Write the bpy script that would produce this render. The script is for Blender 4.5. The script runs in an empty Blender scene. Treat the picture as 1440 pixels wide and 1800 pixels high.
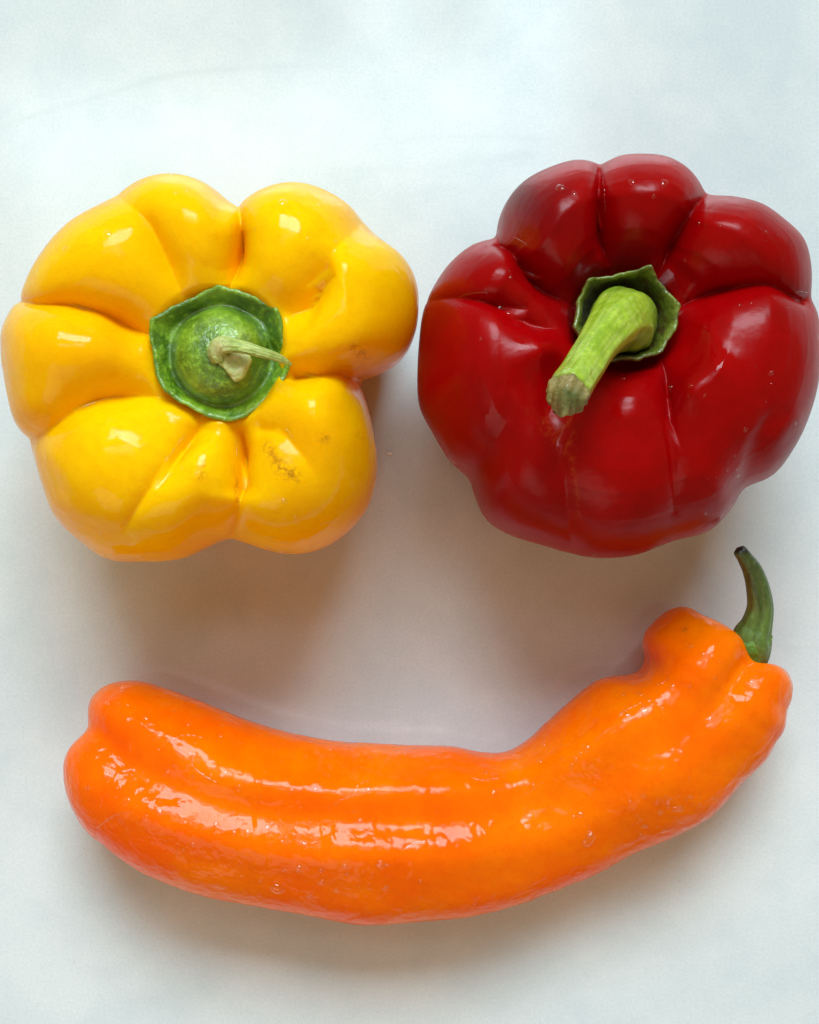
import bpy, math, random
import numpy as np
from mathutils import Vector
from mathutils.bvhtree import BVHTree

scene = bpy.context.scene
C = scene.collection

# ------------------------------------------------------------------ camera
CAM_H = 0.36
cam_d = bpy.data.cameras.new('camera')
cam = bpy.data.objects.new('camera', cam_d); C.objects.link(cam)
cam.location = (0, 0, CAM_H)                     # phone held flat above the counter
cam.rotation_euler = (0, 0, 0)
cam_d.sensor_fit = 'HORIZONTAL'; cam_d.sensor_width = 36.0; cam_d.lens = 63.875
cam_d.clip_start = 0.01; cam_d.clip_end = 50
scene.camera = cam

# ------------------------------------------------------------------ light
world = bpy.data.worlds.new('World'); scene.world = world
world.use_nodes = True
bg = world.node_tree.nodes['Background']
bg.inputs['Color'].default_value = (1.0, 0.64, 0.34, 1)
bg.inputs['Strength'].default_value = 0.39
def area(name, loc, target, sx, sy, power, col):
    l = bpy.data.lights.new(name, 'AREA'); l.shape = 'RECTANGLE'; l.size = sx; l.size_y = sy
    l.energy = power; l.color = col
    o = bpy.data.objects.new(name, l); C.objects.link(o); o.location = loc
    o.rotation_euler = (Vector(target) - Vector(loc)).to_track_quat('-Z', 'Y').to_euler()
    return o
area('window_light', (0.14, 2.75, 2.80), (0, 0, 0.0), 2.4, 1.6, 226.0, (0.725, 0.915, 1.0))
area('fill_light', (-.40, -.85, .62), (0, -.10, 0), .8, .55, 2.1, (1.0, .90, .76))  # added fill lamp, lifts the lower counter and the near pepper flanks
# added overhead lamps, arranged so their gaps mirror as grey shapes in the counter
def mirror_lamp(x0, x1, y0, y1, L=4.4):
    area('reflection_lamp', ((x0+x1)/2, (y0+y1)/2, 1.0), ((x0+x1)/2, (y0+y1)/2, 0), x1-x0, y1-y0, L*math.pi*(x1-x0)*(y1-y0), (0.75, 0.93, 1.0))
mirror_lamp(-.38, .155, .31, .40); mirror_lamp(-.36, .14, .26, .31, 2.4); mirror_lamp(-.34, .12, .20, .26, 1.0); mirror_lamp(-.125, .155, .40, .43)
mirror_lamp(-.045, 0.0, .43, .60); mirror_lamp(.072, .155, .43, .60)
scene.view_settings.view_transform = 'Standard'
scene.view_settings.look = 'None'
scene.view_settings.exposure = 0.0
scene.view_settings.gamma = 1.0
scene.cycles.use_denoising = True
scene.cycles.max_bounces = 12
scene.cycles.diffuse_bounces = 6
scene.cycles.transparent_max_bounces = 12
scene.cycles.caustics_refractive = False
scene.cycles.caustics_reflective = False

rng = np.random.default_rng(7); random.seed(7)
# <shapes> ------------------------------------------------------------------
FPX = 2555.0
import math
def P(x, y, z):
    """trace units (photo pixels) at a given height -> metres on the counter"""
    k = (CAM_H - np.asarray(z, float)) / FPX
    return (np.asarray(x, float) - 720) * k, (900 - np.asarray(y, float)) * k
def to_trace(X, Y, Z):
    k = FPX / (CAM_H - Z)
    return 720 + X * k, 900 - Y * k

def catmull(pts, n, closed=False):
    """n samples of a chord-length Catmull-Rom through pts (k, d)"""
    p = np.asarray(pts, float)
    if closed: q = np.vstack([p[-1], p, p[0], p[1]])
    else: q = np.vstack([2*p[0]-p[1], p, 2*p[-1]-p[-2]])
    m = len(q) - 3
    seg = np.linalg.norm(q[2:-1, :2] - q[1:-2, :2], axis=1) + 1e-9
    cum = np.concatenate([[0], np.cumsum(seg)])
    s = np.linspace(0, cum[-1], n, endpoint=not closed)
    i = np.clip(np.searchsorted(cum, s, side='right') - 1, 0, m - 1)
    t = ((s - cum[i]) / seg[i])[:, None]
    a, b, c, d = q[i], q[i+1], q[i+2], q[i+3]
    return 0.5*((2*b) + (c-a)*t + (2*a-5*b+4*c-d)*t**2 + (3*b-a-3*c+d)*t**3)

def stroke_field(u, v, pts, width, kind, edge=0.0):
    """displacement (mm) of a traced stroke [(x, y, amplitude_mm)] at trace points u, v"""
    p = catmull(pts, 40) if len(pts) > 2 else np.linspace(np.array(pts[0], float), np.array(pts[-1], float), 12)
    best = np.full(u.shape, 1e9); amp = np.zeros(u.shape)
    for a, b in zip(p[:-1], p[1:]):
        dx, dy = b[0]-a[0], b[1]-a[1]; L = dx*dx + dy*dy + 1e-9
        t = np.clip(((u-a[0])*dx + (v-a[1])*dy)/L, 0, 1)
        d = (u-a[0]-t*dx)**2 + (v-a[1]-t*dy)**2
        m = d < best
        best = np.where(m, d, best); amp = np.where(m, a[2] + t*(b[2]-a[2]), amp)
    d = np.sqrt(best)
    if kind == 'crease':
        e = np.sqrt(d*d + edge*edge) - edge
        # two plump lobes meeting: circular shoulders plus a narrow cleft
        q = np.clip(1 - e/(2.3*width), 0, 1)
        return amp*(.80*(1 - np.sqrt(np.maximum(1 - q*q, 0))) + .20*np.exp(-e/(.5*width)) + .12*np.exp(-e/(.16*width + edge)))
    return amp*np.exp(-(d/width)**2)

def grid_normals(V, wrap=True):
    du = np.roll(V, -1, 1) - np.roll(V, 1, 1)
    dv = np.gradient(V, axis=0)
    n = np.cross(dv, du)
    l = np.linalg.norm(n, axis=2, keepdims=True)
    bad = l[..., 0] < 1e-12
    n = n/np.maximum(l, 1e-12)
    n[bad] = (0, 0, 1)
    return n

def smooth_noise(u, v, freq, seed):
    r = np.random.default_rng(seed); s = 0
    for k in range(6):
        a = r.uniform(0, 2*np.pi); f = freq*r.uniform(.6, 1.6)
        s = s + np.sin((u*np.cos(a) + v*np.sin(a))*f + r.uniform(0, 6.28))
    return s/6

NT, NS = 720, 300
def bell_surface(cx, cy, zc, R, profile, strokes, funnel=None, nT=NT, nS=NS):
    """R: radii (m) at evenly spaced angles; profile: (fraction of R, height mm)"""
    X0, Y0 = P(cx, cy, zc)
    th = np.linspace(0, 2*np.pi, nT, endpoint=False)
    R = np.asarray(R, float); k = len(R)
    # periodic cubic through the radii
    f = th/(2*np.pi)*k; i0 = np.floor(f).astype(int) % k; t = f - np.floor(f)
    a, b, c, d = R[(i0-1) % k], R[i0], R[(i0+1) % k], R[(i0+2) % k]
    Rt = (a*(1-t)**3 + b*(3*t**3-6*t**2+4) + c*(-3*t**3+3*t**2+3*t+1) + d*t**3)/6
    pr = catmull(profile, nS)
    rf = np.maximum(pr[:, 0], 0); z = pr[:, 1]/1000
    rr = rf[:, None]*Rt[None, :]
    # close to the middle the cavity is round whatever the outline
    rin = rf[:, None]*np.mean(Rt)
    wgt = np.clip((0.46 - rf)/0.24, 0, 1)[:, None]; wgt = wgt*wgt*(3-2*wgt)
    top = (np.arange(nS) < np.argmax(z))[:, None]
    rr = np.where(top, rr*(1-wgt) + rin*wgt, rr)
    Z = np.repeat(z[:, None], nT, 1)
    if funnel is not None:                        # the hollow opens gently on one side
        fz = np.array(funnel)
        gz = np.interp(rf, fz[:, 0], fz[:, 1])/1000
        for _ in range(40): gz[1:-1] = (gz[:-2]+2*gz[1:-1]+gz[2:])/4
        it0 = int(np.argmax(rf))
        m = ((np.arange(nS) < it0) & (rf < fz[-1, 0]))[:, None]
        side = np.clip(.5+.75*np.sin(th-.15), 0, 1); side = side*side*(3-2*side)
        Z = np.where(m, Z*(1-side) + gz[:, None]*side, Z)
        for _ in range(4): Z[1:-1] = (Z[:-2]+2*Z[1:-1]+Z[2:])/4
    V = np.stack([X0 + rr*np.cos(th), Y0 + rr*np.sin(th), Z], 2)
    # how a crease profile departs from the lobe profile, per 8 mm of depth (radius fraction, mm)
    dv = np.array([(0,0,0),(.2,0,0),(.27,0,-1),(.31,.02,-3),(.36,.04,-6),(.43,.06,-8.5),(.53,.05,-9),(.63,.03,-9.3),(.77,-.01,-8.5),(.89,-.045,-7),(.965,-.065,-5),(1,-.075,-2)])
    it = int(np.argmax(rf))
    dr = np.where(np.arange(nS) <= it, np.interp(rf, dv[:, 0], dv[:, 1]), -.075*np.clip((rf-.5)/.5, 0, 1))
    dz = np.where(np.arange(nS) <= it, np.interp(rf, dv[:, 0], dv[:, 2]), -2*np.clip((z-.02)/.015, 0, 1))
    for _ in range(6):
        dr[1:-1] = (dr[:-2]+2*dr[1:-1]+dr[2:])/4; dz[1:-1] = (dz[:-2]+2*dz[1:-1]+dz[2:])/4
    vec = -np.stack([dr[:, None]*.043/.008*np.cos(th), dr[:, None]*.043/.008*np.sin(th), np.repeat(dz[:, None]/8, nT, 1)], 2)
    u, v = to_trace(V[..., 0], V[..., 1], V[..., 2])
    D = np.zeros(u.shape)
    for kind, width, edge, pts in strokes:
        D += stroke_field(u, v, pts, width, kind, edge)
    D += 0.18*smooth_noise(u, v, 0.035, int(cx))
    fade = np.clip((V[..., 2])/0.012, 0.0, 1)
    V = V + vec*(D*fade/1000)[..., None]
    V[..., 2] = np.maximum(V[..., 2], 0.0006*np.ones_like(V[..., 2]))
    V[-1] = V[-2].mean(0); V[0] = V[1].mean(0)
    return V

YC = (391, 624)
Y_OUT = [(298,304),(253,312),(222,330),(201,346),(158,367),(116,393),(79,433),(53,475),(34,523),(11,557),(0,586),(1,610),(3,639),(13,697),(26,744),(50,771),(63,813),(77,860),(98,911),(127,940),(185,982),(248,987),(317,982),(359,963),(393,948),(422,950),(459,963),(502,974),(554,969),(607,940),(644,897),(660,850),(663,810),(660,781),(650,735),(641,702),(631,670),(665,649),(707,628),(728,590),(736,544),(731,491),(707,449),(665,417),(641,393),(618,364),(586,341),(549,325),(512,320),(475,327),(443,343),(417,362),(401,356),(369,327),(338,312)]
Y_PROF = [(0,59.5),(.14,59.5),(.225,59.4),(.262,60.2),(.292,64.2),(.335,67.8),(.42,70.2),(.53,70.9),(.63,70.8),(.74,69),(.84,65),(.92,59),(.975,52),(1,44),(.995,34),(.965,22),(.89,10),(.77,2.5),(.62,.6),(.4,2.5),(.2,5),(0,6)]
Y_FUN = [(0,59.5),(.225,59.4),(.262,60.15),(.292,63.6),(.335,67.1),(.42,69.8),(.53,70.8),(.63,70.8)]
Y_STR = [
 ('crease', 44, 3, [(398,515,-11.53),(408,450,-12.35),(413,400,-9.06),(416,362,-6.59),(417,340,-4.94)]),        # top notch
 ('crease', 48, 18, [(500,552,-7),(532,535,-7.5),(560,490,-6),(585,440,-2.6),(640,385,-0.7)]),       # between the two right-hand top lobes
 ('gauss', 30, 0, [(515,612,1.0),(560,560,1.8),(590,490,2.0),(592,435,1.3)]),                        # ridge of the right lobe
 ('gauss', 40, 0, [(655,600,-.9),(672,540,-1.1),(680,470,-.7)]),                                    # soft dip beside it
 ('crease', 46, 7, [(496,650,-8.5),(560,651,-8),(610,653,-8.5),(640,664,-8.5),(670,672,-5)]),           # right crease
 ('crease', 41, 2, [(412,742,-11.53),(415,790,-11.53),(418,850,-9.06),(417,885,-4.12),(408,950,-3.95)]),        # bottom crease
 ('crease', 41, 6, [(350,732,-9.06),(325,765,-7.42),(295,815,-4.61),(262,855,-2.48),(215,930,-1.65)]),      # lower left crease
 ('crease', 58, 12, [(292,690,-9.88),(235,680,-9.88),(170,690,-8.23),(120,715,-6.59),(60,760,-5.27),(20,785,-3.29)]),# left valley
 ('crease', 51, 5, [(274,590,-9.88),(235,572,-10.71),(180,545,-8.23),(110,528,-7.42),(35,523,-6.59),(0,520,-4.94)]), # upper left crease
 ('crease', 51, 12, [(320,520,-4.94),(295,465,-5.27),(265,400,-4.28),(235,365,-2.64),(205,340,-1.98)]),      # soft crease of the top left
 ('crease', 44, 8, [(450,742,-3.4),(485,752,-2.4),(520,785,-1.6),(550,830,-.7)]),                     # right of the bottom lobe
 ('gauss', 55, 0, [(555,700,2.0),(590,760,1.2)]),
 ('gauss', 45, 0, [(345,790,1.2),(350,850,.8)]),
 ('gauss', 60, 0, [(170,620,1.6),(110,600,1.2)]),
 ('gauss', 24, 0, [(96,860,-.35),(150,915,-.5),(215,950,-.5)]),
 ('gauss', 16, 0, [(80,800,.3),(105,860,-.3),(135,900,.35),(185,940,-.35),(240,965,.3)]),
]
RC = (1091, 566)
R_OUT = [(1135,270),(1090,273),(1065,287),(1050,287),(1015,280),(970,292),(925,315),(897,345),(880,380),(870,420),(827,435),(790,465),(765,500),(745,545),(737,600),(734,660),(737,715),(760,760),(790,810),(825,842),(835,875),(855,915),(900,942),(960,960),(1010,975),(1060,981),(1120,975),(1185,950),(1245,935),(1280,900),(1310,857),(1360,835),(1395,790),(1420,740),(1438,680),(1444,620),(1440,560),(1427,520),(1427,470),(1415,420),(1380,385),(1340,357),(1290,345),(1245,342),(1230,320),(1210,295),(1175,275)]
R_PROF = [(0,54),(.12,53.6),(.195,53.6),(.225,55.5),(.255,60.5),(.30,65.6),(.37,69.5),(.47,71.2),(.60,71),(.72,69),(.83,64.8),(.92,58.5),(.975,51.5),(1,43),(.993,33),(.96,21),(.88,9.5),(.76,2.5),(.62,.6),(.4,2.5),(.2,5),(0,6)]
R_FUN = [(0,54),(.195,53.6),(.225,54.8),(.26,58.2),(.31,62.6),(.38,67),(.47,70.1),(.55,71),(.60,71)]
R_STR = [
 ('crease', 41, 2, [(1078,500,-11.53),(1072,450,-10.71),(1066,380,-7.42),(1060,310,-5.27),(1057,280,-4.94)]),
 ('crease', 48, 4, [(1005,535,-8.5),(975,500,-9.5),(940,462,-9),(905,430,-8.23),(868,415,-6.59)]),
 ('crease', 48, 5, [(985,575,-2.5),(950,562,-4.5),(905,535,-6),(850,522,-4.94),(790,520,-2.96),(740,530,-1.32)]),
 ('gauss', 30, 0, [(1000,606,2.4),(955,612,3.2)]),
 ('crease', 58, 16, [(1000,640,-8),(990,690,-7),(988,760,-4),(996,850,-2.2),(1004,975,-1.4)]),
 ('crease', 51, 14, [(905,660,-.6),(890,740,-1.2),(860,790,-1.4),(825,845,-2.6)]),
 ('crease', 41, 3, [(1160,620,-8),(1171,650,-9),(1176,690,-6),(1182,750,-2.8),(1188,900,-1.3)]),
 ('gauss', 34, 0, [(1185,640,-1.4),(1225,625,-1.4),(1262,610,-.5)]),
 ('gauss', 42, 0, [(1216,682,3.2),(1256,655,2.6)]),
 ('gauss', 42, 0, [(1110,662,4.4),(1104,715,2.2)]),
 ('crease', 48, 4, [(1178,575,-11.53),(1195,540,-11.53),(1240,512,-9.88),(1300,497,-7.42),(1360,493,-5.77),(1430,522,-5.77)]),
 ('crease', 44, 4, [(1148,510,-11.53),(1170,460,-10.71),(1195,415,-8.23),(1220,372,-6.59),(1245,338,-5.27)]),
 ('gauss', 30, 0, [(1385,640,-.6),(1350,720,-1.0),(1330,790,-2.0),(1310,860,-2.4)]),
 ('gauss', 13, 0, [(1335,720,.35),(1310,790,.45),(1300,830,.35)]),
 ('gauss', 16, 0, [(1352,742,-.35),(1378,726,-.35)]),
 ('gauss', 12, 0, [(1372,770,.3),(1400,735,.3)]),
 ('gauss', 14, 0, [(1240,860,-.3),(1255,900,-.4),(1240,930,-.3)]),
]
# fitted outline radii, mm (yellow, red), 120 angles
RY = None
RR = None
# <tables>
RY = [34.58,37.71,39.08,40.20,41.19,42.00,42.72,43.40,43.92,44.16,44.10,43.71,42.93,42.20,41.87,41.95,42.27,42.61,42.68,42.62,42.48,42.26,41.88,41.30,40.46,39.45,38.35,37.20,36.29,35.55,35.48,36.76,38.35,39.59,40.68,41.75,42.57,43.14,43.61,43.83,43.86,43.95,43.83,44.00,44.39,44.89,45.45,45.88,46.21,46.55,46.93,47.29,47.72,48.23,49.20,50.27,49.85,50.02,49.98,49.43,49.15,48.93,48.82,48.80,48.89,49.10,49.01,48.60,48.08,47.95,48.13,48.62,49.25,49.99,50.71,50.97,50.79,50.77,50.80,50.68,49.99,48.69,47.38,46.26,45.19,44.15,42.72,41.09,39.85,39.20,39.47,39.53,40.11,40.96,42.01,43.02,43.78,44.39,44.74,44.83,44.79,44.65,44.35,43.89,43.29,42.42,41.30,40.14,38.81,37.43,35.93,34.44,33.17,32.18,31.34,30.69,30.22,29.81,30.31,31.91]
RR = [44.40,44.51,44.57,44.45,44.24,44.39,44.51,44.67,44.64,44.10,43.25,42.48,41.84,41.08,40.03,38.83,37.76,36.73,36.06,36.01,36.43,36.91,37.39,37.67,37.88,37.95,37.80,37.58,37.44,37.36,37.27,36.83,36.88,37.00,37.23,37.39,37.37,37.35,37.37,37.42,37.43,37.29,36.98,36.55,36.04,35.50,34.91,34.34,34.49,35.34,36.36,37.14,37.91,38.69,39.44,40.12,40.84,41.59,41.71,41.83,41.96,42.18,42.52,42.95,43.45,44.03,44.70,45.24,45.35,45.18,45.12,45.28,45.55,45.80,45.78,45.83,46.43,47.78,49.07,50.00,50.19,50.14,50.01,49.77,49.63,49.75,50.13,50.37,50.26,50.14,49.97,49.79,49.53,49.06,48.51,48.15,48.16,48.55,48.93,48.53,47.53,46.76,46.17,45.80,46.14,46.92,47.22,47.14,46.95,46.81,46.61,46.35,46.10,45.86,45.62,45.35,45.04,44.74,44.52,44.40]
# </tables>
if RY is None: RY = [45]*120
if RR is None: RR = [45]*120

# horn pepper: matching points on its two long edges, left to right
O_ST = [((262,1203),(178,1475)),((332,1227),(222,1509)),((388,1248),(285,1543)),((495,1286),(400,1580)),((592,1302),(520,1602)),((690,1310),(640,1622)),((784,1314),(780,1615)),((850,1327),(890,1597)),((895,1324),(973,1572)),((934,1300),(1055,1538)),((964,1271),(1120,1503)),((1002,1237),(1180,1474)),((1051,1200),(1246,1436)),((1100,1181),(1300,1381)),((1125,1162),(1342,1340)),((1130,1135),(1362,1304)),((1139,1112),(1376,1281)),((1157,1092),(1382,1248))]
O_STR = [
 ('gauss', 38, 0, [(122,1268,-3.2),(165,1290,-3.2),(210,1335,-3.3),(300,1382,-2.6),(420,1424,-2.0),(520,1438,-1.6),(600,1441,-1.7),(720,1443,-1.9),(850,1440,-1.2),(1000,1412,-.8),(1100,1362,-.9),(1180,1308,-1.3)]),
 ('gauss', 30, 0, [(1328,1158,-4.5),(1308,1185,-3.8),(1270,1232,-2.2),(1225,1275,-1.0),(1180,1308,0)]),
 ('gauss', 30, 0, [(1115,1166,-2.4),(1150,1158,-1.4),(1190,1140,-.8),(1228,1085,-.6)]),
 ('gauss', 46, 0, [(330,1520,-.5),(450,1560,-1.0),(700,1585,-1.3),(900,1555,-1.2),(1080,1490,-1.2),(1200,1420,-1.2),(1290,1330,-.8)]),
 ('gauss', 30, 0, [(200,1255,.8),(300,1300,1.0),(390,1368,1.4),(560,1395,1.6),(700,1392,1.6),(820,1388,1.5),(930,1372,1.6),(1010,1335,1.9),(1080,1285,2.1),(1150,1235,1.5),(1200,1190,.7)]),
 ('gauss', 42, 0, [(1240,1150,1.5),(1215,1185,.6)]),
 ('gauss', 30, 0, [(230,1420,1.0),(320,1455,1.0),(440,1485,.7),(650,1500,1.0),(800,1495,.6),(900,1480,.2)]),
 ('gauss', 22, 0, [(480,1480,-.5),(560,1490,-.6)]),
 ('gauss', 18, 0, [(330,1318,-.5),(345,1345,-.5)]),
]
def horn_surface(nS=460, nT=220):
    U = catmull([a for a, b in O_ST], nS); L = catmull([b for a, b in O_ST], nS)
    zm = 0.019
    ux, uy = P(U[:, 0], U[:, 1], zm); lx, ly = P(L[:, 0], L[:, 1], zm)
    A = np.c_[ux, uy]; B = np.c_[lx, ly]
    mid = (A+B)/2; half = np.linalg.norm(A-B, axis=1)/2
    nrm = (A-B)/(2*half[:, None])
    ax0 = np.array([-nrm[0, 1], nrm[0, 0]]); ax0 *= -1 if ax0[0] > 0 else 1
    ax1 = np.array([-nrm[-1, 1], nrm[-1, 0]]); ax1 *= -1 if ax1[0] < 0 else 1
    rows = []
    # left (blossom) end cap, then the tube, then the shoulder cap with its stem socket
    NL = 56
    for i in range(NL): rows.append((mid[0], half[0]*math.sin(i/NL*math.pi/2), nrm[0]))
    for i in range(nS): rows.append((mid[i], half[i], nrm[i]))
    capR = [(.985,.0012),(.95,.0032),(.87,.0057),(.74,.0074),(.58,.0076),(.42,.0064),(.28,.0045),(.15,.0032),(0,.003)]
    capR = catmull(np.array(capR), 60)
    for f, d in capR: rows.append((mid[-1]+ax1*d, half[-1]*f, nrm[-1]))
    ph = np.linspace(0, 2*np.pi, nT, endpoint=False)
    m = len(rows); V = np.zeros((m, nT, 3))
    h_all = np.concatenate([np.full(NL, half[0]), half, np.full(60, half[-1])])*0.93
    k = max(3, nS//14); ker = np.ones(2*k+1)/(2*k+1)
    h_s = np.convolve(np.pad(h_all, k, 'edge'), ker, 'valid')
    for i, (c, r, n) in enumerate(rows):
        hz = r*0.93
        sp = np.sin(ph); cp = np.cos(ph)
        V[i, :, 0] = c[0] + n[0]*r*cp; V[i, :, 1] = c[1] + n[1]*r*cp
        if i < NL:                                # blunt blossom end, fuller on its upper side
            f = r/half[0]; wu = (1+cp)/2
            d = (wu*107*(1-f**3)**.5 + (1-wu)*104*(1-f**2)**.68)*1.335e-4
            V[i, :, 0] += ax0[0]*d; V[i, :, 1] += ax0[1]*d
        V[i, :, 2] = h_s[i] + hz*np.sign(sp)*np.abs(sp)**0.92
    n = grid_normals(V)
    if n[m//2, nT//4, 2] < 0: n = -n
    u, v = to_trace(V[..., 0], V[..., 1], V[..., 2])
    D = np.zeros(u.shape)
    for kind, width, edge, pts in O_STR: D += stroke_field(u, v, pts, width, kind, edge)
    D += 0.30*smooth_noise(u, v, 0.03, 5) + 0.10*smooth_noise(u, v, 0.08, 6) + 0.05*smooth_noise(u, v, 0.2, 9)
    low = np.clip((V[..., 2]-0.004)/0.012, 0.15, 1)
    V = V + n*(D*low/1000)[..., None]
    V[..., 2] = np.maximum(V[..., 2], 0.0005)
    V[0] = V[2].mean(0); V[1] = V[2]*.5 + V[0]*.5; V[-1] = V[-2].mean(0)
    return V
# </shapes> ------------------------------------------------------------------

# ------------------------------------------------------------------ mesh helpers
def grid_mesh(name, V, closed=True, cap=False):
    m, n = V.shape[:2]
    idx = np.arange(m*n).reshape(m, n)
    a = idx[:-1]; b = idx[1:]
    if closed:
        F = np.stack([a, np.roll(a, -1, 1), np.roll(b, -1, 1), b], 2).reshape(-1, 4)
    else:
        F = np.stack([a[:, :-1], a[:, 1:], b[:, 1:], b[:, :-1]], 2).reshape(-1, 4)
    me = bpy.data.meshes.new(name)
    me.from_pydata(V.reshape(-1, 3).tolist(), [], F.tolist())
    me.polygons.foreach_set('use_smooth', [True]*len(me.polygons))
    me.update()
    return me
def fix_normals(me):
    import bmesh
    bm = bmesh.new(); bm.from_mesh(me)
    bmesh.ops.remove_doubles(bm, verts=bm.verts, dist=1e-7)
    bmesh.ops.recalc_face_normals(bm, faces=bm.faces)
    bm.to_mesh(me); bm.free()
def link(name, me, mat, parent=None, kind=None):
    o = bpy.data.objects.new(name, me); C.objects.link(o)
    if mat: me.materials.append(mat)
    if parent is not None:
        o.parent = parent
        o.matrix_parent_inverse = parent.matrix_world.inverted()
    if kind: o['kind'] = kind
    return o
def thing(name, label, cat, loc, group=None):
    o = bpy.data.objects.new(name, None); C.objects.link(o)
    o.empty_display_size = 0.01
    o.location = loc; o['label'] = label; o['category'] = cat
    if group: o['group'] = group
    bpy.context.view_layer.update()
    return o
def attr(me, name, vals):
    a = me.attributes.new(name, 'FLOAT', 'POINT'); a.data.foreach_set('value', np.asarray(vals, np.float32))
def verts_np(me):
    v = np.zeros(len(me.vertices)*3); me.vertices.foreach_get('co', v); return v.reshape(-1, 3)

def tube(name, path, sections=24, steps=60, ribs=0, rib_amp=0.0, flat=None, jitter=0.0, seed=1, twist=0.0, caps=True):
    """path: (x, y, z, radius) metres; returns a mesh"""
    p = catmull(path, steps)
    c = p[:, :3]; r = np.maximum(p[:, 3], 1e-5)
    t = np.gradient(c, axis=0); t /= np.linalg.norm(t, axis=1, keepdims=True)
    up = np.array([0.03, 0.05, 1.0])
    s = np.cross(t, up); s /= np.linalg.norm(s, axis=1, keepdims=True)
    w = np.cross(s, t)
    ph = np.linspace(0, 2*np.pi, sections, endpoint=False)
    rr = np.random.default_rng(seed)
    offs = rr.uniform(0, 6.28, 4)
    V = []
    for i in range(steps):
        f = i/(steps-1)
        rad = r[i]*(1 + rib_amp*np.cos(ribs*ph + twist*f) + rib_amp*.6*np.cos((ribs*2+1)*ph + offs[0] + twist*f))
        rad = rad*(1 + jitter*(np.sin(f*9+offs[1]+ph*2)*.5 + np.sin(f*23+offs[2]+ph)*.3))
        fl = 1.0 if flat is None else np.interp(f, [0, .3, 1], flat)
        V.append(c[i] + np.outer(rad*np.cos(ph), s[i]) + np.outer(rad*np.sin(ph)*fl, w[i]))
    V = np.array(V)
    if caps:
        V = np.concatenate([np.repeat(V[:1].mean(1, keepdims=True), sections, 1), V, np.repeat(V[-1:].mean(1, keepdims=True), sections, 1)])
    me = grid_mesh(name, V); fix_normals(me)
    return me, V

# ------------------------------------------------------------------ materials
class NT_:
    def __init__(s, name):
        s.m = bpy.data.materials.new(name); s.m.use_nodes = True
        s.t = s.m.node_tree; s.n = s.t.nodes; s.b = s.n['Principled BSDF']; s.out = s.n['Material Output']
    def node(s, typ, **kw):
        x = s.n.new(typ)
        for k, v in kw.items(): setattr(x, k, v)
        return x
    def set(s, node, **kw):
        for k, v in kw.items():
            node.inputs[k.replace('_', ' ')].default_value = v
    def l(s, a, b): s.t.links.new(a, b)
    def coords(s): return s.node('ShaderNodeTexCoord').outputs['Object']
    def noise(s, scale, detail=4, rough=.55, vec=None, dist=0.0):
        x = s.node('ShaderNodeTexNoise'); s.set(x, Scale=scale, Detail=detail, Roughness=rough, Distortion=dist)
        s.l(vec or s.coords(), x.inputs['Vector']); return x.outputs['Fac']
    def ramp(s, fac, stops):
        x = s.node('ShaderNodeValToRGB'); e = x.color_ramp.elements
        while len(e) < len(stops): e.new(.5)
        for el, (p, c) in zip(e, stops):
            el.position = p; el.color = c if hasattr(c, '__len__') else (c, c, c, 1)
        s.l(fac, x.inputs['Fac']); return x.outputs['Color']
    def mix(s, fac, a, b):
        x = s.node('ShaderNodeMix', data_type='RGBA')
        for k, v in ((0, fac), (6, a), (7, b)):
            if hasattr(v, 'is_linked') or hasattr(v, 'node'): s.l(v, x.inputs[k])
            else: x.inputs[k].default_value = v
        return x.outputs[2]
    def math(s, op, a, b=0.0, clamp=False):
        x = s.node('ShaderNodeMath', operation=op); x.use_clamp = clamp
        for k, v in ((0, a), (1, b)):
            if hasattr(v, 'node'): s.l(v, x.inputs[k])
            else: x.inputs[k].default_value = v
        return x.outputs[0]
    def attr(s, name):
        return s.node('ShaderNodeAttribute', attribute_name=name).outputs['Fac']
    def bump(s, h, strength, dist, normal=None):
        x = s.node('ShaderNodeBump'); s.set(x, Strength=strength, Distance=dist); s.l(h, x.inputs['Height'])
        if normal: s.l(normal, x.inputs['Normal'])
        return x.outputs['Normal']

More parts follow.
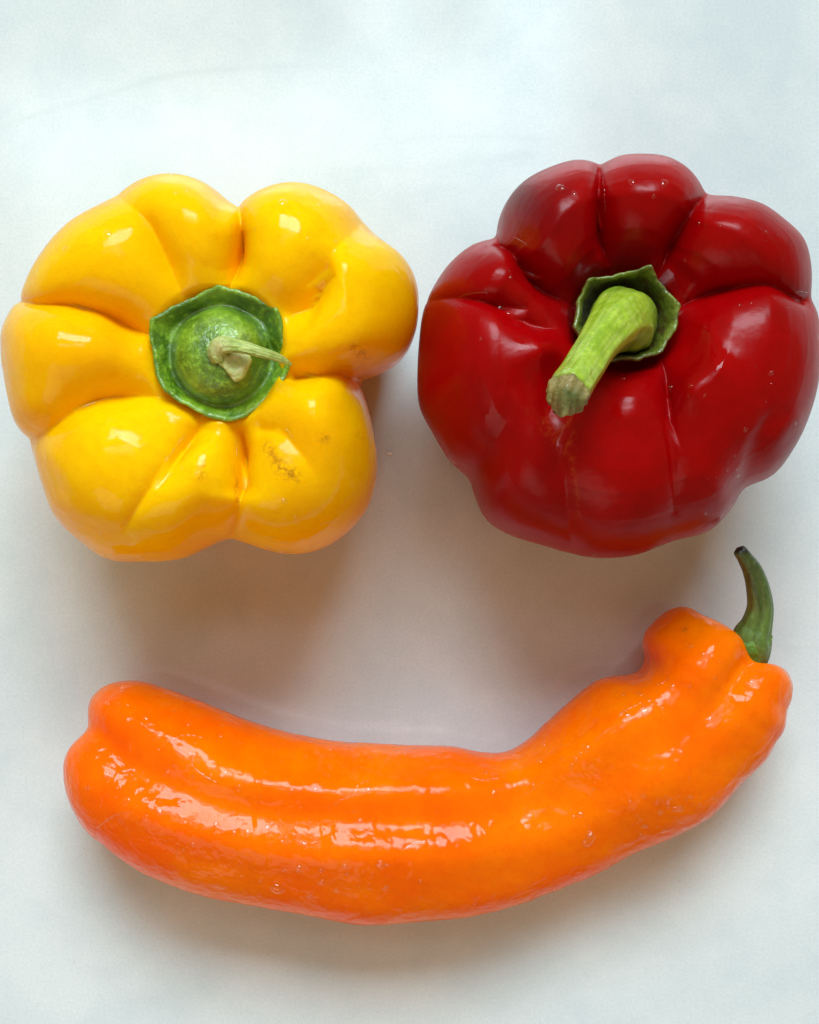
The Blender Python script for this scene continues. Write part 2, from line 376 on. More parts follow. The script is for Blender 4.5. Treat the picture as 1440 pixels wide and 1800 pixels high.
def pepper_mat(name, c1, c2, scar, radius, sss=.3, wet=.5, wave=1.0, rough=.32, stain=None, scale=.01, thin=None, thin_amt=.0, dry=.75, satin=.15):
    M = NT_(name); b = M.b
    n1 = M.noise(45, 3); n2 = M.noise(260, 4)
    col = M.mix(M.ramp(n1, [(.35, 0), (.68, 1)]), c1, c2)
    col = M.mix(M.math('MULTIPLY', M.ramp(M.noise(420, 5, .7), [(.48, 0), (.72, 1)]), .35), col, tuple(.8*x for x in c2[:3])+(1,))
    # fine pores
    pores = M.ramp(M.noise(1900, 2), [(.30, .9), (.5, 1.0)])
    mul = M.node('ShaderNodeMix', data_type='RGBA', blend_type='MULTIPLY'); mul.inputs[0].default_value = .5
    M.l(col, mul.inputs[6]); M.l(pores, mul.inputs[7]); col = mul.outputs[2]
    if stain: col = M.mix(M.attr('stain'), col, stain)
    sc = M.math('MULTIPLY', M.attr('scar'), M.ramp(M.noise(900, 5, .7), [(.44, 0), (.58, 1)]), clamp=True)
    col = M.mix(sc, col, scar)
    M.l(col, b.inputs['Base Color'])
    M.set(b, Subsurface_Weight=sss, Subsurface_Scale=scale, IOR=1.2, Specular_IOR_Level=.0)
    b.inputs['Subsurface Radius'].default_value = radius
    M.l(M.ramp(n2, [(.3, rough-.05), (.7, rough+.08)]), b.inputs['Roughness'])
    # water film: patchy clear coat with its own slow ripples
    film = M.ramp(M.noise(70, 3, .6, dist=.6), [(.62-.3*wet, 0), (.68-.25*wet, 1)])
    M.l(M.ramp(film, [(0, dry), (1, 1)]), b.inputs['Coat Weight'])
    M.l(M.ramp(film, [(0, satin), (1, .06)]), b.inputs['Coat Roughness']); M.set(b, Coat_IOR=1.29)
    fine = M.bump(M.noise(700, 3), .12, .0006)
    M.l(fine, b.inputs['Normal'])
    rip = M.bump(M.noise(150, 2, .5, dist=.4), .35*wave, .0016)
    rip = M.bump(M.noise(420, 2, .5), .22*wave, .0007, rip)
    M.l(rip, b.inputs['Coat Normal'])
    if thin:                                      # hollow fruit: some light passes through the wall
        tr = M.node('ShaderNodeBsdfTranslucent'); tr.inputs['Color'].default_value = thin
        mx = M.node('ShaderNodeMixShader'); mx.inputs[0].default_value = thin_amt
        M.l(b.outputs[0], mx.inputs[1]); M.l(tr.outputs[0], mx.inputs[2]); M.l(mx.outputs[0], M.out.inputs['Surface'])
    return M.m
m_yellow = pepper_mat('yellow_pepper_skin', (1, .62, .0005, 1), (.99, .50, .0005, 1), (.42, .19, .01, 1), (1, .34, .02), .35, .45, .6, .30, scale=.005, thin=(1, .45, .01, 1), thin_amt=.2)
m_red = pepper_mat('red_pepper_skin', (.34, .0003, .0012, 1), (.25, .0002, .001, 1), (.42, .06, .01, 1), (1, .04, .02), .15, .0, .5, .25, (.07, .003, .006, 1), scale=.003, thin=(.8, .02, .01, 1), thin_amt=.12, dry=.85, satin=.27)
m_orange = pepper_mat('orange_pepper_skin', (1, .205, .0002, 1), (.99, .125, .0001, 1), (.38, .10, .01, 1), (1, .22, .02), .35, .85, 1.6, .38, scale=.005, thin=(1, .20, .005, 1), thin_amt=.15)

def green_mat(name, c1, c2, scar, streak=None, rough=.35, coat=.6, bumpy=.6):
    M = NT_(name); b = M.b
    f = M.ramp(M.noise(150, 5, .7), [(.38, 0), (.62, 1)])
    col = M.mix(f, c1, c2)
    col = M.mix(M.math('MULTIPLY', M.ramp(M.noise(600, 4, .7), [(.52, 0), (.70, 1)]), .5), col, tuple(min(1, 1.6*x+.02) for x in c2[:3])+(1,))
    if streak: col = M.mix(M.math('MULTIPLY', M.attr('streak'), .8), col, streak)
    col = M.mix(M.attr('scar'), col, scar)
    M.l(col, b.inputs['Base Color'])
    M.set(b, Subsurface_Weight=.15, Subsurface_Scale=.002, Roughness=rough, Coat_Weight=coat, Coat_Roughness=.06)
    b.inputs['Subsurface Radius'].default_value = (.5, 1, .1)
    M.l(M.bump(M.noise(600, 5, .65), bumpy, .0011), b.inputs['Normal'])
    M.l(M.bump(M.noise(420, 3, .6), bumpy, .0012), b.inputs['Coat Normal'])
    return M.m
m_calyx_y = green_mat('fresh_green_calyx', (.060, .15, .002, 1), (.20, .36, .014, 1), (.42, .42, .12, 1))
m_stem_y = green_mat('peeled_pale_stem', (.33, .42, .08, 1), (.48, .55, .17, 1), (.60, .58, .28, 1), (.16, .24, .03, 1), .5, .15)
m_calyx_r = green_mat('aged_green_calyx', (.06, .085, .008, 1), (.16, .21, .02, 1), (.075, .040, .010, 1), None, .35, .8)
m_stem_r = green_mat('lime_green_stem', (.20, .33, .008, 1), (.30, .44, .02, 1), (.10, .075, .015, 1), (.42, .50, .10, 1), .32, .7, .22)
m_cut = green_mat('cut_stem_end', (.13, .12, .025, 1), (.24, .18, .05, 1), (.045, .085, .008, 1), None, .55, .2)
m_stem_o = green_mat('dark_green_stem', (.075, .13, .022, 1), (.11, .19, .035, 1), (.012, .014, .010, 1), (.03, .06, .006, 1), .42, .15, .25)

def water_mat():
    m = bpy.data.materials.new('clear_water'); m.use_nodes = True
    t = m.node_tree; t.nodes.clear()
    out = t.nodes.new('ShaderNodeOutputMaterial'); mx = t.nodes.new('ShaderNodeMixShader')
    fr = t.nodes.new('ShaderNodeFresnel'); fr.inputs['IOR'].default_value = 1.5
    tr = t.nodes.new('ShaderNodeBsdfTransparent'); gl = t.nodes.new('ShaderNodeBsdfGlossy')
    tr.inputs['Color'].default_value = (.97, .98, .98, 1)
    gl.inputs['Roughness'].default_value = .01; gl.inputs['Color'].default_value = (1, 1, 1, 1)
    ge = t.nodes.new('ShaderNodeNewGeometry'); mu = t.nodes.new('ShaderNodeMath'); mu.operation = 'MULTIPLY'
    inv = t.nodes.new('ShaderNodeMath'); inv.operation = 'SUBTRACT'; inv.inputs[0].default_value = 1.0
    t.links.new(ge.outputs['Backfacing'], inv.inputs[1]); t.links.new(inv.outputs[0], mu.inputs[0]); t.links.new(fr.outputs[0], mu.inputs[1])
    t.links.new(mu.outputs[0], mx.inputs[0]); t.links.new(tr.outputs[0], mx.inputs[1]); t.links.new(gl.outputs[0], mx.inputs[2])
    t.links.new(mx.outputs[0], out.inputs['Surface'])
    return m
m_water = water_mat()

def counter_mat():
    M = NT_('white_quartz'); b = M.b
    base = M.mix(M.ramp(M.noise(28, 6, .65), [(.38, 0), (.62, 1)]), (.57, .645, .67, 1), (.655, .71, .725, 1))
    grain = M.ramp(M.noise(1500, 4, .8), [(.34, .86), (.60, 1.0)])
    mul = M.node('ShaderNodeMix', data_type='RGBA', blend_type='MULTIPLY'); mul.inputs[0].default_value = .8
    M.l(base, mul.inputs[6]); M.l(grain, mul.inputs[7]); col = mul.outputs[2]
    v = M.node('ShaderNodeTexVoronoi'); M.set(v, Scale=260.0); M.l(M.coords(), v.inputs['Vector'])
    speck = M.math('MULTIPLY', M.math('LESS_THAN', v.outputs['Distance'], .06), M.math('GREATER_THAN', M.noise(900, 0), .56))
    col = M.mix(M.math('MULTIPLY', speck, .35), col, (.38, .36, .33, 1))
    col = M.mix(M.math('MULTIPLY', M.attr('vein'), .5), col, (.45, .52, .53, 1))
    M.l(col, b.inputs['Base Color'])
    M.l(M.ramp(M.noise(60, 5, .7), [(.3, .11), (.7, .15)]), b.inputs['Roughness'])
    M.set(b, IOR=1.6)
    M.l(M.bump(M.noise(140, 2, .5), .012, .0004), b.inputs['Normal'])
    return M.m

# ------------------------------------------------------------------ counter
xs = np.concatenate([np.linspace(-.7, -.13, 16)[:-1], np.linspace(-.13, .13, 330), np.linspace(.13, .7, 16)[1:]])
ys = np.concatenate([np.linspace(-.45, -.15, 10)[:-1], np.linspace(-.15, .15, 380), np.linspace(.15, .45, 10)[1:]])
gx, gy = np.meshgrid(xs, ys)
top = grid_mesh('countertop', np.stack([gx, gy, np.zeros_like(gx)], 2), closed=False)
u, v = to_trace(gx, gy, np.zeros_like(gx))
vein = np.zeros(u.shape)
for w, pts in ((5, [(-20,228,.0),(60,203,.55),(180,168,.45),(290,134,.7),(420,120,.5),(560,116,.35),(650,118,0)]),
               (9, [(560,300,0),(620,300,.35),(720,298,.3),(830,285,.35),(920,272,.6),(945,278,.0)]),
               (5, [(640,268,0),(720,246,.35),(830,240,.35),(960,246,.3),(1020,258,0)]),
               (6, [(690,380,0),(720,345,.25),(790,330,.25),(850,340,0)]),
               (3, [(1345,1138,0),(1375,1136,.6),(1400,1139,.35),(1440,1140,.25)]),
               (5, [(395,1030,0),(420,1075,.35),(440,1110,0)]),
               (10, [(180,1690,0),(210,1745,.2),(270,1760,.25),(310,1735,0)]),
               (7, [(800,1690,0),(812,1662,.3),(835,1655,.3),(850,1690,0)])):
    vein = np.maximum(vein, stroke_field(u, v, pts, w, 'gauss'))
attr(top, 'vein', vein.ravel())
import bmesh
bm = bmesh.new(); bm.from_mesh(top)
for f in bm.faces:
    if f.normal.z < 0: f.normal_flip()
edge = [e for e in bm.edges if e.is_boundary]
r = bmesh.ops.extrude_edge_only(bm, edges=edge)
for vv in r['geom']:
    if isinstance(vv, bmesh.types.BMVert): vv.co.z -= 0.03
bm.to_mesh(top); bm.free()
counter = link('countertop', top, counter_mat(), kind='structure')

# ------------------------------------------------------------------ water helpers
def bvh_of(me):
    return BVHTree.FromPolygons([tuple(x.co) for x in me.vertices], [tuple(p.vertices) for p in me.polygons])
def dome_batch(name, items):
    """items: (point, normal, radius, height ratio, stretch, angle) -> one mesh of domes"""
    Vs, Fs = [], []; k = 0; seg = 12
    for p, n, r, h, st, ang in items:
        n = Vector(n).normalized(); t = n.orthogonal().normalized(); b = n.cross(t)
        ca, sa = math.cos(ang), math.sin(ang)
        t, b = t*ca + b*sa, b*ca - t*sa
        ph = random.random()*6.28
        rings = [(1.0, -.12), (.93, .28), (.72, .68), (.40, .92)]
        for rr, hh in rings:
            for j in range(seg):
                a = 2*math.pi*j/seg
                w = 1 + .12*math.sin(2*a+ph) + .06*math.sin(3*a+2*ph)
                Vs.append(tuple(Vector(p) + t*(math.cos(a)*r*rr*w*st) + b*(math.sin(a)*r*rr*w) + n*(r*h*hh)))
        Vs.append(tuple(Vector(p) + n*(r*h)))
        for i in range(3):
            for j in range(seg):
                j2 = (j+1) % seg
                Fs.append((k+i*seg+j, k+i*seg+j2, k+(i+1)*seg+j2, k+(i+1)*seg+j))
        for j in range(seg): Fs.append((k+3*seg+j, k+3*seg+(j+1) % seg, k+4*seg))
        k += 4*seg+1
    me = bpy.data.meshes.new(name); me.from_pydata(Vs, [], Fs)
    me.polygons.foreach_set('use_smooth', [True]*len(me.polygons)); me.update()
    return me
def hit(bvh, x, y):
    """surface point of a pepper under the traced point, by dropping along the sight line"""
    X, Y = P(x, y, 0.0)
    o = Vector((0, 0, CAM_H)); d = (Vector((float(X), float(Y), 0)) - o).normalized()
    loc, n, i, dist = bvh.ray_cast(o, d)
    if loc is None: return None
    if n.z < 0: n = -n
    return loc, n
def water_streak(bvh, pts, width, height=.35, n=26):
    """a thin bead of water lying along a crease; width in trace units"""
    p = catmull([(a, b, 0) for a, b in pts], n) if len(pts) > 2 else np.linspace((*pts[0], 0), (*pts[1], 0), n)
    path = []
    for i, (x, y, _) in enumerate(p):
        h = hit(bvh, x, y)
        if h is None: continue
        f = i/(n-1); w = width*(0.25+.75*math.sin(math.pi*min(max(f, .02), .98)))*(.8+.3*math.sin(i*1.7))
        rad = w*.5*(CAM_H-h[0].z)/FPX
        q = h[0] - h[1]*rad*(1-height)*.7
        path.append((q.x, q.y, q.z, rad))
    me, V = tube('water_streak', path, 10, n)
    return me
def join(meshes, name):
    bm = bmesh.new()
    for m in meshes: bm.from_mesh(m)
    me = bpy.data.meshes.new(name); bm.to_mesh(me); bm.free()
    for m in meshes: bpy.data.meshes.remove(m)
    me.polygons.foreach_set('use_smooth', [True]*len(me.polygons))
    return me
def drops(bvh, n, region, rmin, rmax, fixed=()):
    """random fine drops inside traced boxes, plus those the photo shows"""
    out = []
    for (x, y, r) in fixed:
        h = hit(bvh, x, y)
        if h: out.append((h[0], h[1], r*(CAM_H-h[0].z)/FPX, .42, 1.0+.25*random.random(), random.random()*3))
    tries = 0
    while len(out) < n + len(fixed) and tries < n*8:
        tries += 1
        x0, y0, x1, y1 = random.choice(region)
        h = hit(bvh, random.uniform(x0, x1), random.uniform(y0, y1))
        if h is None or h[0].z < .008: continue
        r = (rmin + (rmax-rmin)*random.random()**3)*(CAM_H-h[0].z)/FPX
        out.append((h[0], h[1], r, .42, 1+.5*random.random()**2, random.random()*3))
    return out

def polar_part(name, cx, cy, z0, corners, prof, nT=160, corner_lift=0.0, lump=0.0, seed=3, concave=.04, tilt=(0, 0), rag=.0):
    """a calyx: angular outline from traced corners, radial profile (fraction, height mm)"""
    cs = sorted((math.atan2(cy-c[1], c[0]-cx) % (2*math.pi), math.hypot(c[0]-cx, c[1]-cy), c[2] if len(c) > 2 else 0) for c in corners)
    a = np.array([c[0] for c in cs]); r = np.array([c[1] for c in cs])
    th = np.linspace(0, 2*np.pi, nT, endpoint=False)
    ae = np.r_[a[-1]-2*np.pi, a, a[0]+2*np.pi]; re = np.r_[r[-1], r, r[0]]
    i = np.clip(np.searchsorted(ae, th, side='right')-1, 0, len(ae)-2)
    f = (th-ae[i])/(ae[i+1]-ae[i])
    # straight edge between corners, pulled in or out a little
    x1, y1 = re[i]*np.cos(ae[i]), re[i]*np.sin(ae[i]); x2, y2 = re[i+1]*np.cos(ae[i+1]), re[i+1]*np.sin(ae[i+1])
    den = (x2-x1)*np.sin(th) - (y2-y1)*np.cos(th)
    rt = (y1*(x2-x1) - x1*(y2-y1))/np.where(np.abs(den) < 1e-9, 1e-9, den)
    rt = np.abs(rt)*(1 - concave*np.sin(np.pi*f)); lf = np.array([c[2] for c in cs]); le = np.r_[lf[-1], lf, lf[0]]
    near = le[i]*(1-f)**3 + le[i+1]*f**3
    rt = sum(np.roll(rt, j) for j in (-1, 0, 1))/3
    rt = rt*(1 + rag*(np.sin(11*th+seed)*.5 + np.sin(23*th+2*seed)*.35 + np.sin(41*th+seed*3)*.25))
    pr = catmull(prof, 70)
    k = (CAM_H-z0)/FPX
    X0, Y0 = P(cx, cy, z0)
    rmean = rt.mean()
    rr = []
    for fr in pr[:, 0]:
        w = np.clip((fr-.70)/.24, 0, 1); w = w*w*(3-2*w)
        rr.append(fr*((1-w)*rmean*.97 + w*rt))
    rr = np.array(rr)*k
    Z = z0 + pr[:, 1][:, None]/1000 + np.clip((pr[:, 0][:, None]-.8)/.2, 0, 1)*near[None, :]*corner_lift/1000
    X = X0 + rr*np.cos(th); Yv = Y0 + rr*np.sin(th)
    Z = Z + lump/1000*smooth_noise(X*7000, Yv*7000, .06, seed) + tilt[0]*(X-X0) + tilt[1]*(Yv-Y0)
    V = np.stack([X, Yv, Z], 2)
    V[0] = V[0].mean(0); V[-1] = V[-1].mean(0)
    me = grid_mesh(name, V); 
    return me, V, (pr, rr)
def W(x, y, z):
    a, b = P(x, y, z); return float(a), float(b), z
def path_px(pts):
    """(x, y, z mm, radius px) -> metres"""
    return [(*W(x, y, z/1000), r*(CAM_H-z/1000)/FPX) for x, y, z, r in pts]

# ------------------------------------------------------------------ yellow bell pepper
def finish(me, spots=(), stains=()):
    fix_normals(me)
    v = verts_np(me); u, w = to_trace(v[:, 0], v[:, 1], v[:, 2]); up = v[:, 2] > .012
    s = np.zeros(len(v)); t = np.zeros(len(v))
    for wid, pts in spots: s = np.maximum(s, stroke_field(u, w, pts, wid, 'gauss')*up)
    for wid, pts in stains: t = np.maximum(t, stroke_field(u, w, pts, wid, 'gauss')*up)
    attr(me, 'scar', s); attr(me, 'stain', t)
bx, by = P(*YC, .03)
yp = thing('bell_pepper', 'plump yellow bell pepper with a low green calyx and brown flecks', 'bell pepper', (float(bx), float(by), 0), 'bell peppers side by side')
me = grid_mesh('flesh', bell_surface(*YC, .060, np.array(RY)/1000, Y_PROF, Y_STR, None))
finish(me, [(9, [(494,833,1),(518,831,1)]), (6, [(515,842,1),(520,843,1)]), (10, [(470,786,.9),(476,794,.9)]), (7, [(345,836,.9),(356,836,.9)]), (8, [(566,770,.7),(573,771,.7)]),
            (9, [(622,612,.9),(640,626,.95)]), (6, [(127,616,.9),(133,617,.9)]), (5, [(417,850,.8),(418,880,.8)]), (6, [(628,765,.6),(640,768,.6)]), (4, [(363,818,.5),(369,820,.5)])])
link('flesh', me, m_yellow, yp)
byv = bvh_of(me)
Y_COR = [(389,506,1),(440,523,.2),(492,548,1),(500,600),(513,643,1.3),(500,672,.2),(466,712),(413,742,1),(378,736),(335,716),(288,684,1),(274,625,.1),(269,566,1),(325,536)]
me, V, _ = polar_part('calyx', 388, 625, .0614, Y_COR,
    [(0,7.9),(.15,7.8),(.35,7.2),(.5,6.2),(.62,4.6),(.70,2.6),(.76,.5),(.80,.4),(.88,1.9),(.955,3.0),(1,3.1),(1.0,2.2),(.94,.5),(.85,-4),(.7,-6),(0,-6)], corner_lift=.9, lump=.8, seed=8, concave=-.02, rag=.014)
fix_normals(me)
v = verts_np(me); u, w = to_trace(v[:, 0], v[:, 1], v[:, 2])
sc = np.maximum(stroke_field(u, w, [(440,722,.55),(470,706,.5),(498,676,.4)], 7, 'gauss'), stroke_field(u, w, [(400,600,.35),(425,590,.4),(430,610,.3)], 14, 'gauss'))
attr(me, 'scar', sc*np.clip(.5+.9*smooth_noise(u, w, .5, 3), 0, 1))
calyx = link('calyx', me, m_calyx_y, yp)
# peeled stem remnant: pale torn scar with a thin fibrous strip curling to the right
z0 = 61.4
me1, V = tube('stem', path_px([(388,634,z0+7.6,15),(384,618,z0+8.6,20),(391,607,z0+10,17),(410,606,z0+11.2,12),(440,613,z0+11.6,9.5),(470,622,z0+10.8,8),(495,631,z0+9,6.5),(513,641,z0+7,2.2)]), 40, 90, ribs=9, rib_amp=.10, flat=(.6, .38, .35), jitter=.12, seed=4)
ph = np.tile(np.arange(40)*2*np.pi/40, V.shape[0])
vv = verts_np(me1); r2 = np.random.default_rng(5)
attr(me1, 'streak', np.clip(.5+.5*np.sin(vv[:, 1]*16000+vv[:, 0]*5200), 0, 1)**3)
u, w = to_trace(vv[:, 0], vv[:, 1], vv[:, 2])
attr(me1, 'scar', np.clip(1-np.hypot(u-384, w-610)/26, 0, 1)*.8)
stem = link('stem', me1, m_stem_y, yp)
me, V, _ = polar_part('stem_scar', 413, 640, .0689, [(398,608),(438,622),(443,634),(428,664),(412,672),(396,650),(378,634)], [(0,1.0),(.3,.8),(.5,1.1),(.75,.95),(.95,.5),(1,-.1),(.9,-1.5),(0,-1.5)], nT=60, lump=.3, seed=12, concave=.0)
fix_normals(me); attr(me, 'streak', np.zeros(len(me.vertices)))
v = verts_np(me); u, w = to_trace(v[:, 0], v[:, 1], v[:, 2]); attr(me, 'scar', np.clip(.4+.8*smooth_noise(u, w, .3, 2), 0, 1))
link('stem_scar', me, m_stem_y, stem)
# water standing in the ring of the calyx
me, V, _ = polar_part('water_pool', 388, 625, .0617, [(388+86*math.cos(a), 625+84*math.sin(a)) for a in np.linspace(0, 6.28, 18)[:-1]],
    [(.55,1.6),(.72,.9),(.80,.35),(.88,.25),(.95,.5),(1.0,1.2),(1.03,1.8)], nT=120, lump=.12, seed=22, concave=0)
link('water_pool', me, m_water, yp, 'stuff')
fx = [(189,411,8.5),(115,437,6),(497,356,9),(556,346,4),(473,960,5),(497,970,7),(309,340,5),(330,335,4),(107,915,6),(590,425,5),(300,306,6),(230,322,5),(660,420,4),(733,492,4),(250,980,5),(150,962,5)]
meshes = [dome_batch('d', drops(byv, 34, [(60,700,330,970),(220,310,660,420),(480,880,640,960)], 1.8, 5.4, fx))]
for pts, w in (([(409,392),(405,430),(402,462)], 5), ([(418,762),(416,790),(417,812)], 5), ([(322,768),(305,792),(290,812)], 5), ([(500,748),(513,770),(520,782)], 4), ([(250,385),(262,400),(268,412)], 4), ([(70,528),(110,532),(160,544)], 4), ([(335,738),(360,730),(392,733),(402,742)], 6), ([(600,655),(625,648),(640,640)], 4)):
    meshes.append(water_streak(byv, pts, w))
link('water_drops', join(meshes, 'water_drops'), m_water, yp, 'stuff')

# ------------------------------------------------------------------ red bell pepper
bx, by = P(*RC, .03)
rp = thing('bell_pepper', 'deep red bell pepper with a thick bent lime green stem', 'bell pepper', (float(bx), float(by), 0), 'bell peppers side by side')
me = grid_mesh('flesh', bell_surface(*RC, .055, np.array(RR)/1000, R_PROF, R_STR, R_FUN))
finish(me, [(5, [(1000,735,.4),(1003,790,.45),(1014,860,.4),(1018,910,.25)]), (5, [(925,715,.25),(960,750,.35),(990,800,.3)]), (5, [(1002,730,.7),(1000,780,.6)])],
       [(46, [(915,345,.75),(955,365,.5)]), (22, [(960,340,.5),(990,335,.4)])])
link('flesh', me, m_red, rp)
brv = bvh_of(me)
R_COR = [(1024,500,1),(1075,492),(1132,478,1.2),(1155,508,.2),(1184,544,1),(1178,588,.2),(1150,630,.6),(1110,640),(1060,642),(1018,622),(1001,583,.5),(1007,540)]
me, V, _ = polar_part('calyx', 1090, 562, .0575, R_COR,
    [(0,3),(.3,2.2),(.5,.6),(.64,-.6),(.72,.4),(.80,3.0),(.87,6.0),(.92,7.3),(.97,7.7),(1.01,7.0),(1.0,5.4),(.93,2),(.85,-3),(.6,-5),(0,-5)], corner_lift=1.6, lump=1.1, seed=9, concave=.02, rag=.018)
fix_normals(me)
v = verts_np(me); u, w = to_trace(v[:, 0], v[:, 1], v[:, 2])
zrel = v[:, 2]-.0575
sc = np.clip((zrel+.001)/.002, 0, 1)*np.clip((.0068-zrel)/.0016, .15, 1)*np.clip(.62+1.0*smooth_noise(u, w, .16, 4)+.8*smooth_noise(u, w, .5, 5), 0, 1)
attr(me, 'scar', sc)
link('calyx', me, m_calyx_r, rp)
me, V = tube('stem', path_px([(1101,574,56,50),(1099,567,60,57),(1093,561,66,56),(1080,570,71,48),(1062,592,75,39.5),(1045,616,78.5,35),(1030,641,81,35),(1016,662,83.5,35.5),(1005,680,86,37.5),(1001,688,87.2,37)]), 48, 110, ribs=5, rib_amp=.035, jitter=.03, seed=14)
v = verts_np(me); u, w = to_trace(v[:, 0], v[:, 1], v[:, 2])
ph = np.linspace(0, 2*np.pi, 48, endpoint=False)
attr(me, 'streak', np.clip(.5+.5*np.sin((u*.83+w*.55)*.62+2*np.sin(w*.03)), 0, 1)**4*.75)
sc = np.maximum.reduce([stroke_field(u, w, [(968,664,1.0),(990,669,.9)], 10, 'gauss'), stroke_field(u, w, [(1131,558,.8),(1133,560,.8)], 6, 'gauss'), stroke_field(u, w, [(962,684,.8),(994,692,.8),(1028,690,.7)], 9, 'gauss')])
attr(me, 'scar', sc*np.clip(.6+.9*smooth_noise(u, w, .4, 6), 0, 1))
stem = link('stem', me, m_stem_r, rp)
# the cut face at the free end
end = [(1001,688,87.2,36.6),(997,696,88.2,37),(995.5,699,88.5,34),(996,698,88.0,27),(996.5,696,87.4,18),(996,697,88.1,13),(996,697,88.3,6)]
me, V = tube('cut_end', path_px(end), 60, 44, ribs=5, rib_amp=.07, jitter=.05, seed=15)
v = verts_np(me); u, w = to_trace(v[:, 0], v[:, 1], v[:, 2]); attr(me, 'streak', np.zeros(len(v)))
attr(me, 'scar', np.clip(1.5-np.hypot(u-996, (w-699)*1.3)/19, 0, 1))
link('cut_end', me, m_cut, stem)
pool = [(1090+112*math.cos(a), 562+104*math.sin(a)) for a in np.linspace(0, 6.28, 22)[:-1]]
p1, V, _ = polar_part('water_pool', 1088, 562, .0585, pool, [(.74,3.2),(.79,2.0),(.84,1.0),(.89,.4),(.95,.15),(1.02,.2),(1.08,.7),(1.13,1.6)], nT=140, lump=.15, seed=25, concave=0, rag=.015)
ring = [(1092+70*math.cos(a), 560+70*math.sin(a)) for a in np.linspace(0, 6.28, 18)[:-1]]
p2, V, _ = polar_part('water_pool', 1092, 560, .0578, ring, [(.70,3.4),(.78,1.9),(.85,.9),(.93,.4),(1.0,.3),(1.1,.6),(1.2,1.6)], nT=120, lump=.15, seed=26, concave=0, rag=.02)
link('water_pool', join([p1, p2], 'water_pool'), m_water, rp, 'stuff')
fx = [(1096,665,6.5),(1108,657,3),(1118,655,2.5),(1212,678,6),(1178,682,7),(1228,393,3.6),(1266,396,3),(1240,395,2.4),(985,330,9),(1010,340,5),(1110,320,6),(1168,322,7),(1150,345,4),(845,595,3),(1300,535,4),(1320,533,3),(880,540,6),(895,550,6),(1203,457,4),(1210,697,3),(1238,696,3),(1240,694,2.5)]
meshes = [dome_batch('d', drops(brv, 34, [(1290,640,1435,860),(1340,400,1430,560),(1240,820,1330,930),(800,440,900,560)], 1.6, 5.2, fx))]
for pts, w in (([(1060,312),(1062,340),(1064,375)], 6), ([(905,417),(920,426),(930,434)], 6), ([(806,522),(830,516),(858,514)], 6), ([(1226,356),(1216,372),(1207,388)], 9), ([(1380,520),(1395,512),(1420,514)], 3), ([(1174,675),(1180,692)], 8)):
    meshes.append(water_streak(brv, pts, w))
link('water_drops', join(meshes, 'water_drops'), m_water, rp, 'stuff')

# ------------------------------------------------------------------ orange horn pepper
bx, by = P(760, 1450, .0)
op = thing('sweet_pepper', 'long curved orange sweet pepper lying wet on the white counter', 'sweet pepper', (float(bx), float(by), 0))
me = grid_mesh('flesh', horn_surface())
finish(me, [(5, [(1203,1106,.9),(1206,1107,.9)])])
link('flesh', me, m_orange, op)
bov = bvh_of(me)
spath = [(1290,1200,20,26),(1312,1172,22,27),(1322,1148,23.5,30),(1323,1122,25,33),(1331,1098,26,26.5),(1337,1068,27.5,22.5),(1334,1036,30,20),(1324,1004,32.5,16.5),(1310,980,35,12.5),(1301,968,36,11),(1299,965,36.2,6)]
me, V = tube('stem', path_px(spath), 40, 120, ribs=5, rib_amp=.07, jitter=.03, seed=18, twist=1.0)
v = verts_np(me); u, w = to_trace(v[:, 0], v[:, 1], v[:, 2])
attr(me, 'streak', np.clip(stroke_field(u, w, [(1316,1010,.9),(1330,1045,.9),(1338,1075,.9),(1330,1110,.5),(1322,1150,.2)], 3.2, 'gauss') + .35*np.clip(np.sin(u*.55+w*.08), 0, 1), 0, 1))
attr(me, 'scar', np.maximum(np.clip((985-w)/16, 0, 1), .55*np.clip((1075-w)/95, 0, 1)))
stem = link('stem', me, m_stem_o, op)
me, V, _ = polar_part('calyx', 1322, 1132, .0265, [(1279,1107,.6),(1296,1113),(1322,1104),(1345,1106),(1361,1116,.6),(1352,1148),(1334,1176),(1306,1170),(1290,1140)], [(0,2.2),(.3,2.1),(.55,1.6),(.8,.7),(1,-.4),(.95,-1.8),(.6,-3.5),(0,-3.5)], nT=110, lump=.5, seed=13, concave=.03, rag=.03)
fix_normals(me); attr(me, 'scar', np.zeros(len(me.vertices))); attr(me, 'streak', np.zeros(len(me.vertices)))
link('calyx', me, green_mat('mid_green_calyx', (.07, .17, .012, 1), (.11, .23, .02, 1), (.3, .35, .1, 1), None, .4, .3), op)
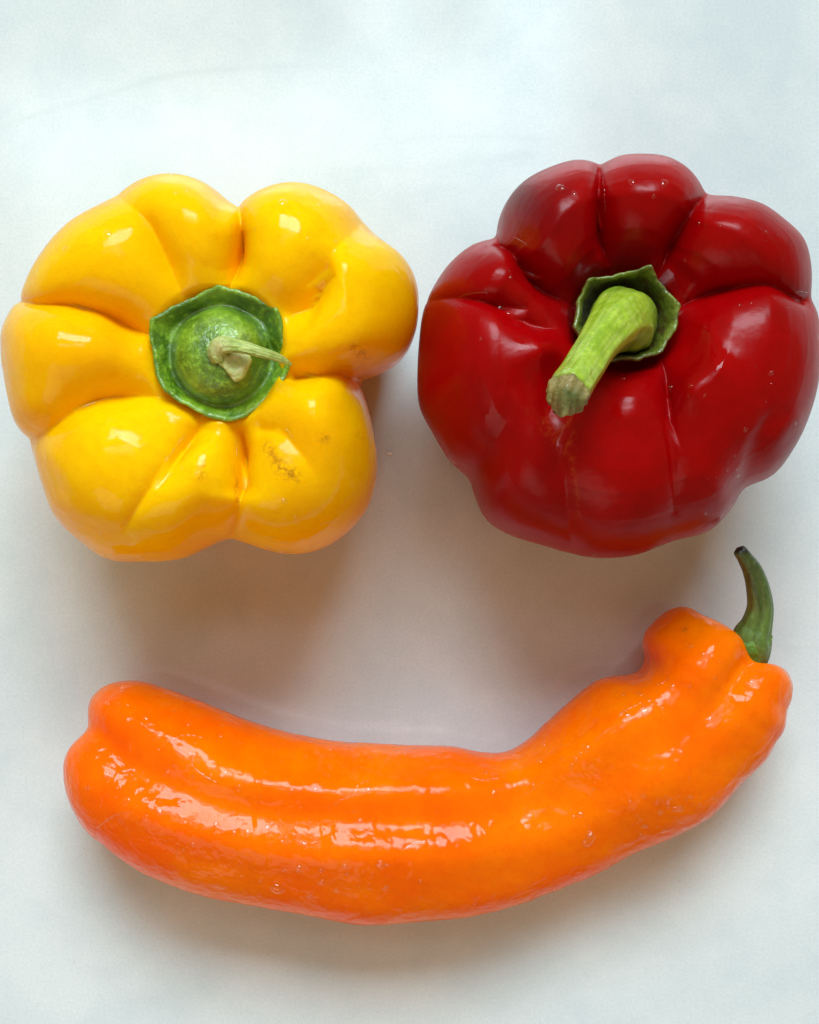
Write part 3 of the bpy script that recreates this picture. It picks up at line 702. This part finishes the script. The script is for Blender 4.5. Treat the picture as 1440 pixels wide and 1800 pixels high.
fx = [(189,1236,5),(225,1240,3.5),(370,1365,6),(512,1391,6),(555,1387,6),(223,1408,7),(257,1438,7),(280,1428,6),(412,1465,5),(435,1462,4),(470,1455,5),(535,1485,7),(380,1450,6),(488,1563,12),(565,1552,7),(545,1577,6),(592,1565,5),(1035,1477,12),(1035,1465,5),(1020,1432,7),(1235,1150,6),(1213,1135,6),(1030,1315,8),(1012,1335,6),(1005,1347,6),(1125,1220,7),(1180,1207,6),(1140,1230,7),(565,1529,6),(525,1528,7),(607,1523,6),(670,1520,9),(855,1358,4),(870,1393,7),(1320,1198,6),(1020,1325,4),(1155,1215,4),(420,1385,7),(330,1350,6),(580,1300,8),(645,1307,9),(988,1334,5),(1165,1245,4),(1100,1255,9),(1135,1250,10),(870,1365,8)]
meshes = [dome_batch('d', drops(bov, 210, [(150,1220,520,1520),(450,1340,1050,1600),(900,1150,1300,1400),(1100,1400,1260,1470),(300,1200,900,1340)], 1.6, 5.6, fx))]
for pts, w in (([(595,1408),(622,1398),(630,1380),(655,1370)], 9), ([(705,1497),(735,1480),(775,1482)], 11), ([(343,1320),(338,1345),(355,1362),(385,1378)], 9), ([(170,1455),(200,1435),(232,1425)], 6), ([(915,1403),(940,1385),(955,1375)], 6), ([(1085,1262),(1100,1248),(1130,1235)], 9), ([(830,1368),(855,1372),(890,1366)], 10), ([(1150,1208),(1165,1200),(1178,1190)], 8), ([(300,1300),(330,1292),(372,1300)], 9), ([(690,1521),(672,1520),(660,1522)], 5), ([(1045,1303),(1065,1285),(1085,1275)], 9)):
    meshes.append(water_streak(bov, pts, w))
link('water_drops', join(meshes, 'water_drops'), m_water, op, 'stuff')

# ------------------------------------------------------------------ crumbs
def crumb(x, y, s, label, seed):
    r = np.random.default_rng(seed); bm = bmesh.new()
    bmesh.ops.create_icosphere(bm, subdivisions=2, radius=1)
    for vv in bm.verts:
        vv.co *= 1 + .35*r.uniform(-1, 1)
        vv.co = Vector((vv.co.x*1.5 + .35*vv.co.y*vv.co.y, vv.co.y*.8, vv.co.z*.55 + .5))
    me = bpy.data.meshes.new('crumb'); bm.to_mesh(me); bm.free()
    M = NT_('white_crumb'); M.l(M.mix(M.noise(3000), (.85, .83, .80, 1), (.75, .72, .68, 1)), M.b.inputs['Base Color']); M.set(M.b, Roughness=.6)
    o = link('crumb', me, M.m); k = CAM_H/FPX*s
    o.scale = (k, k, k); o.location = (*W(x, y, 0)[:2], 0)
    o['label'] = label; o['category'] = 'crumb'
crumb(685, 797, 3.4, 'tiny white crumb on the counter between the yellow and red bell peppers', 1)
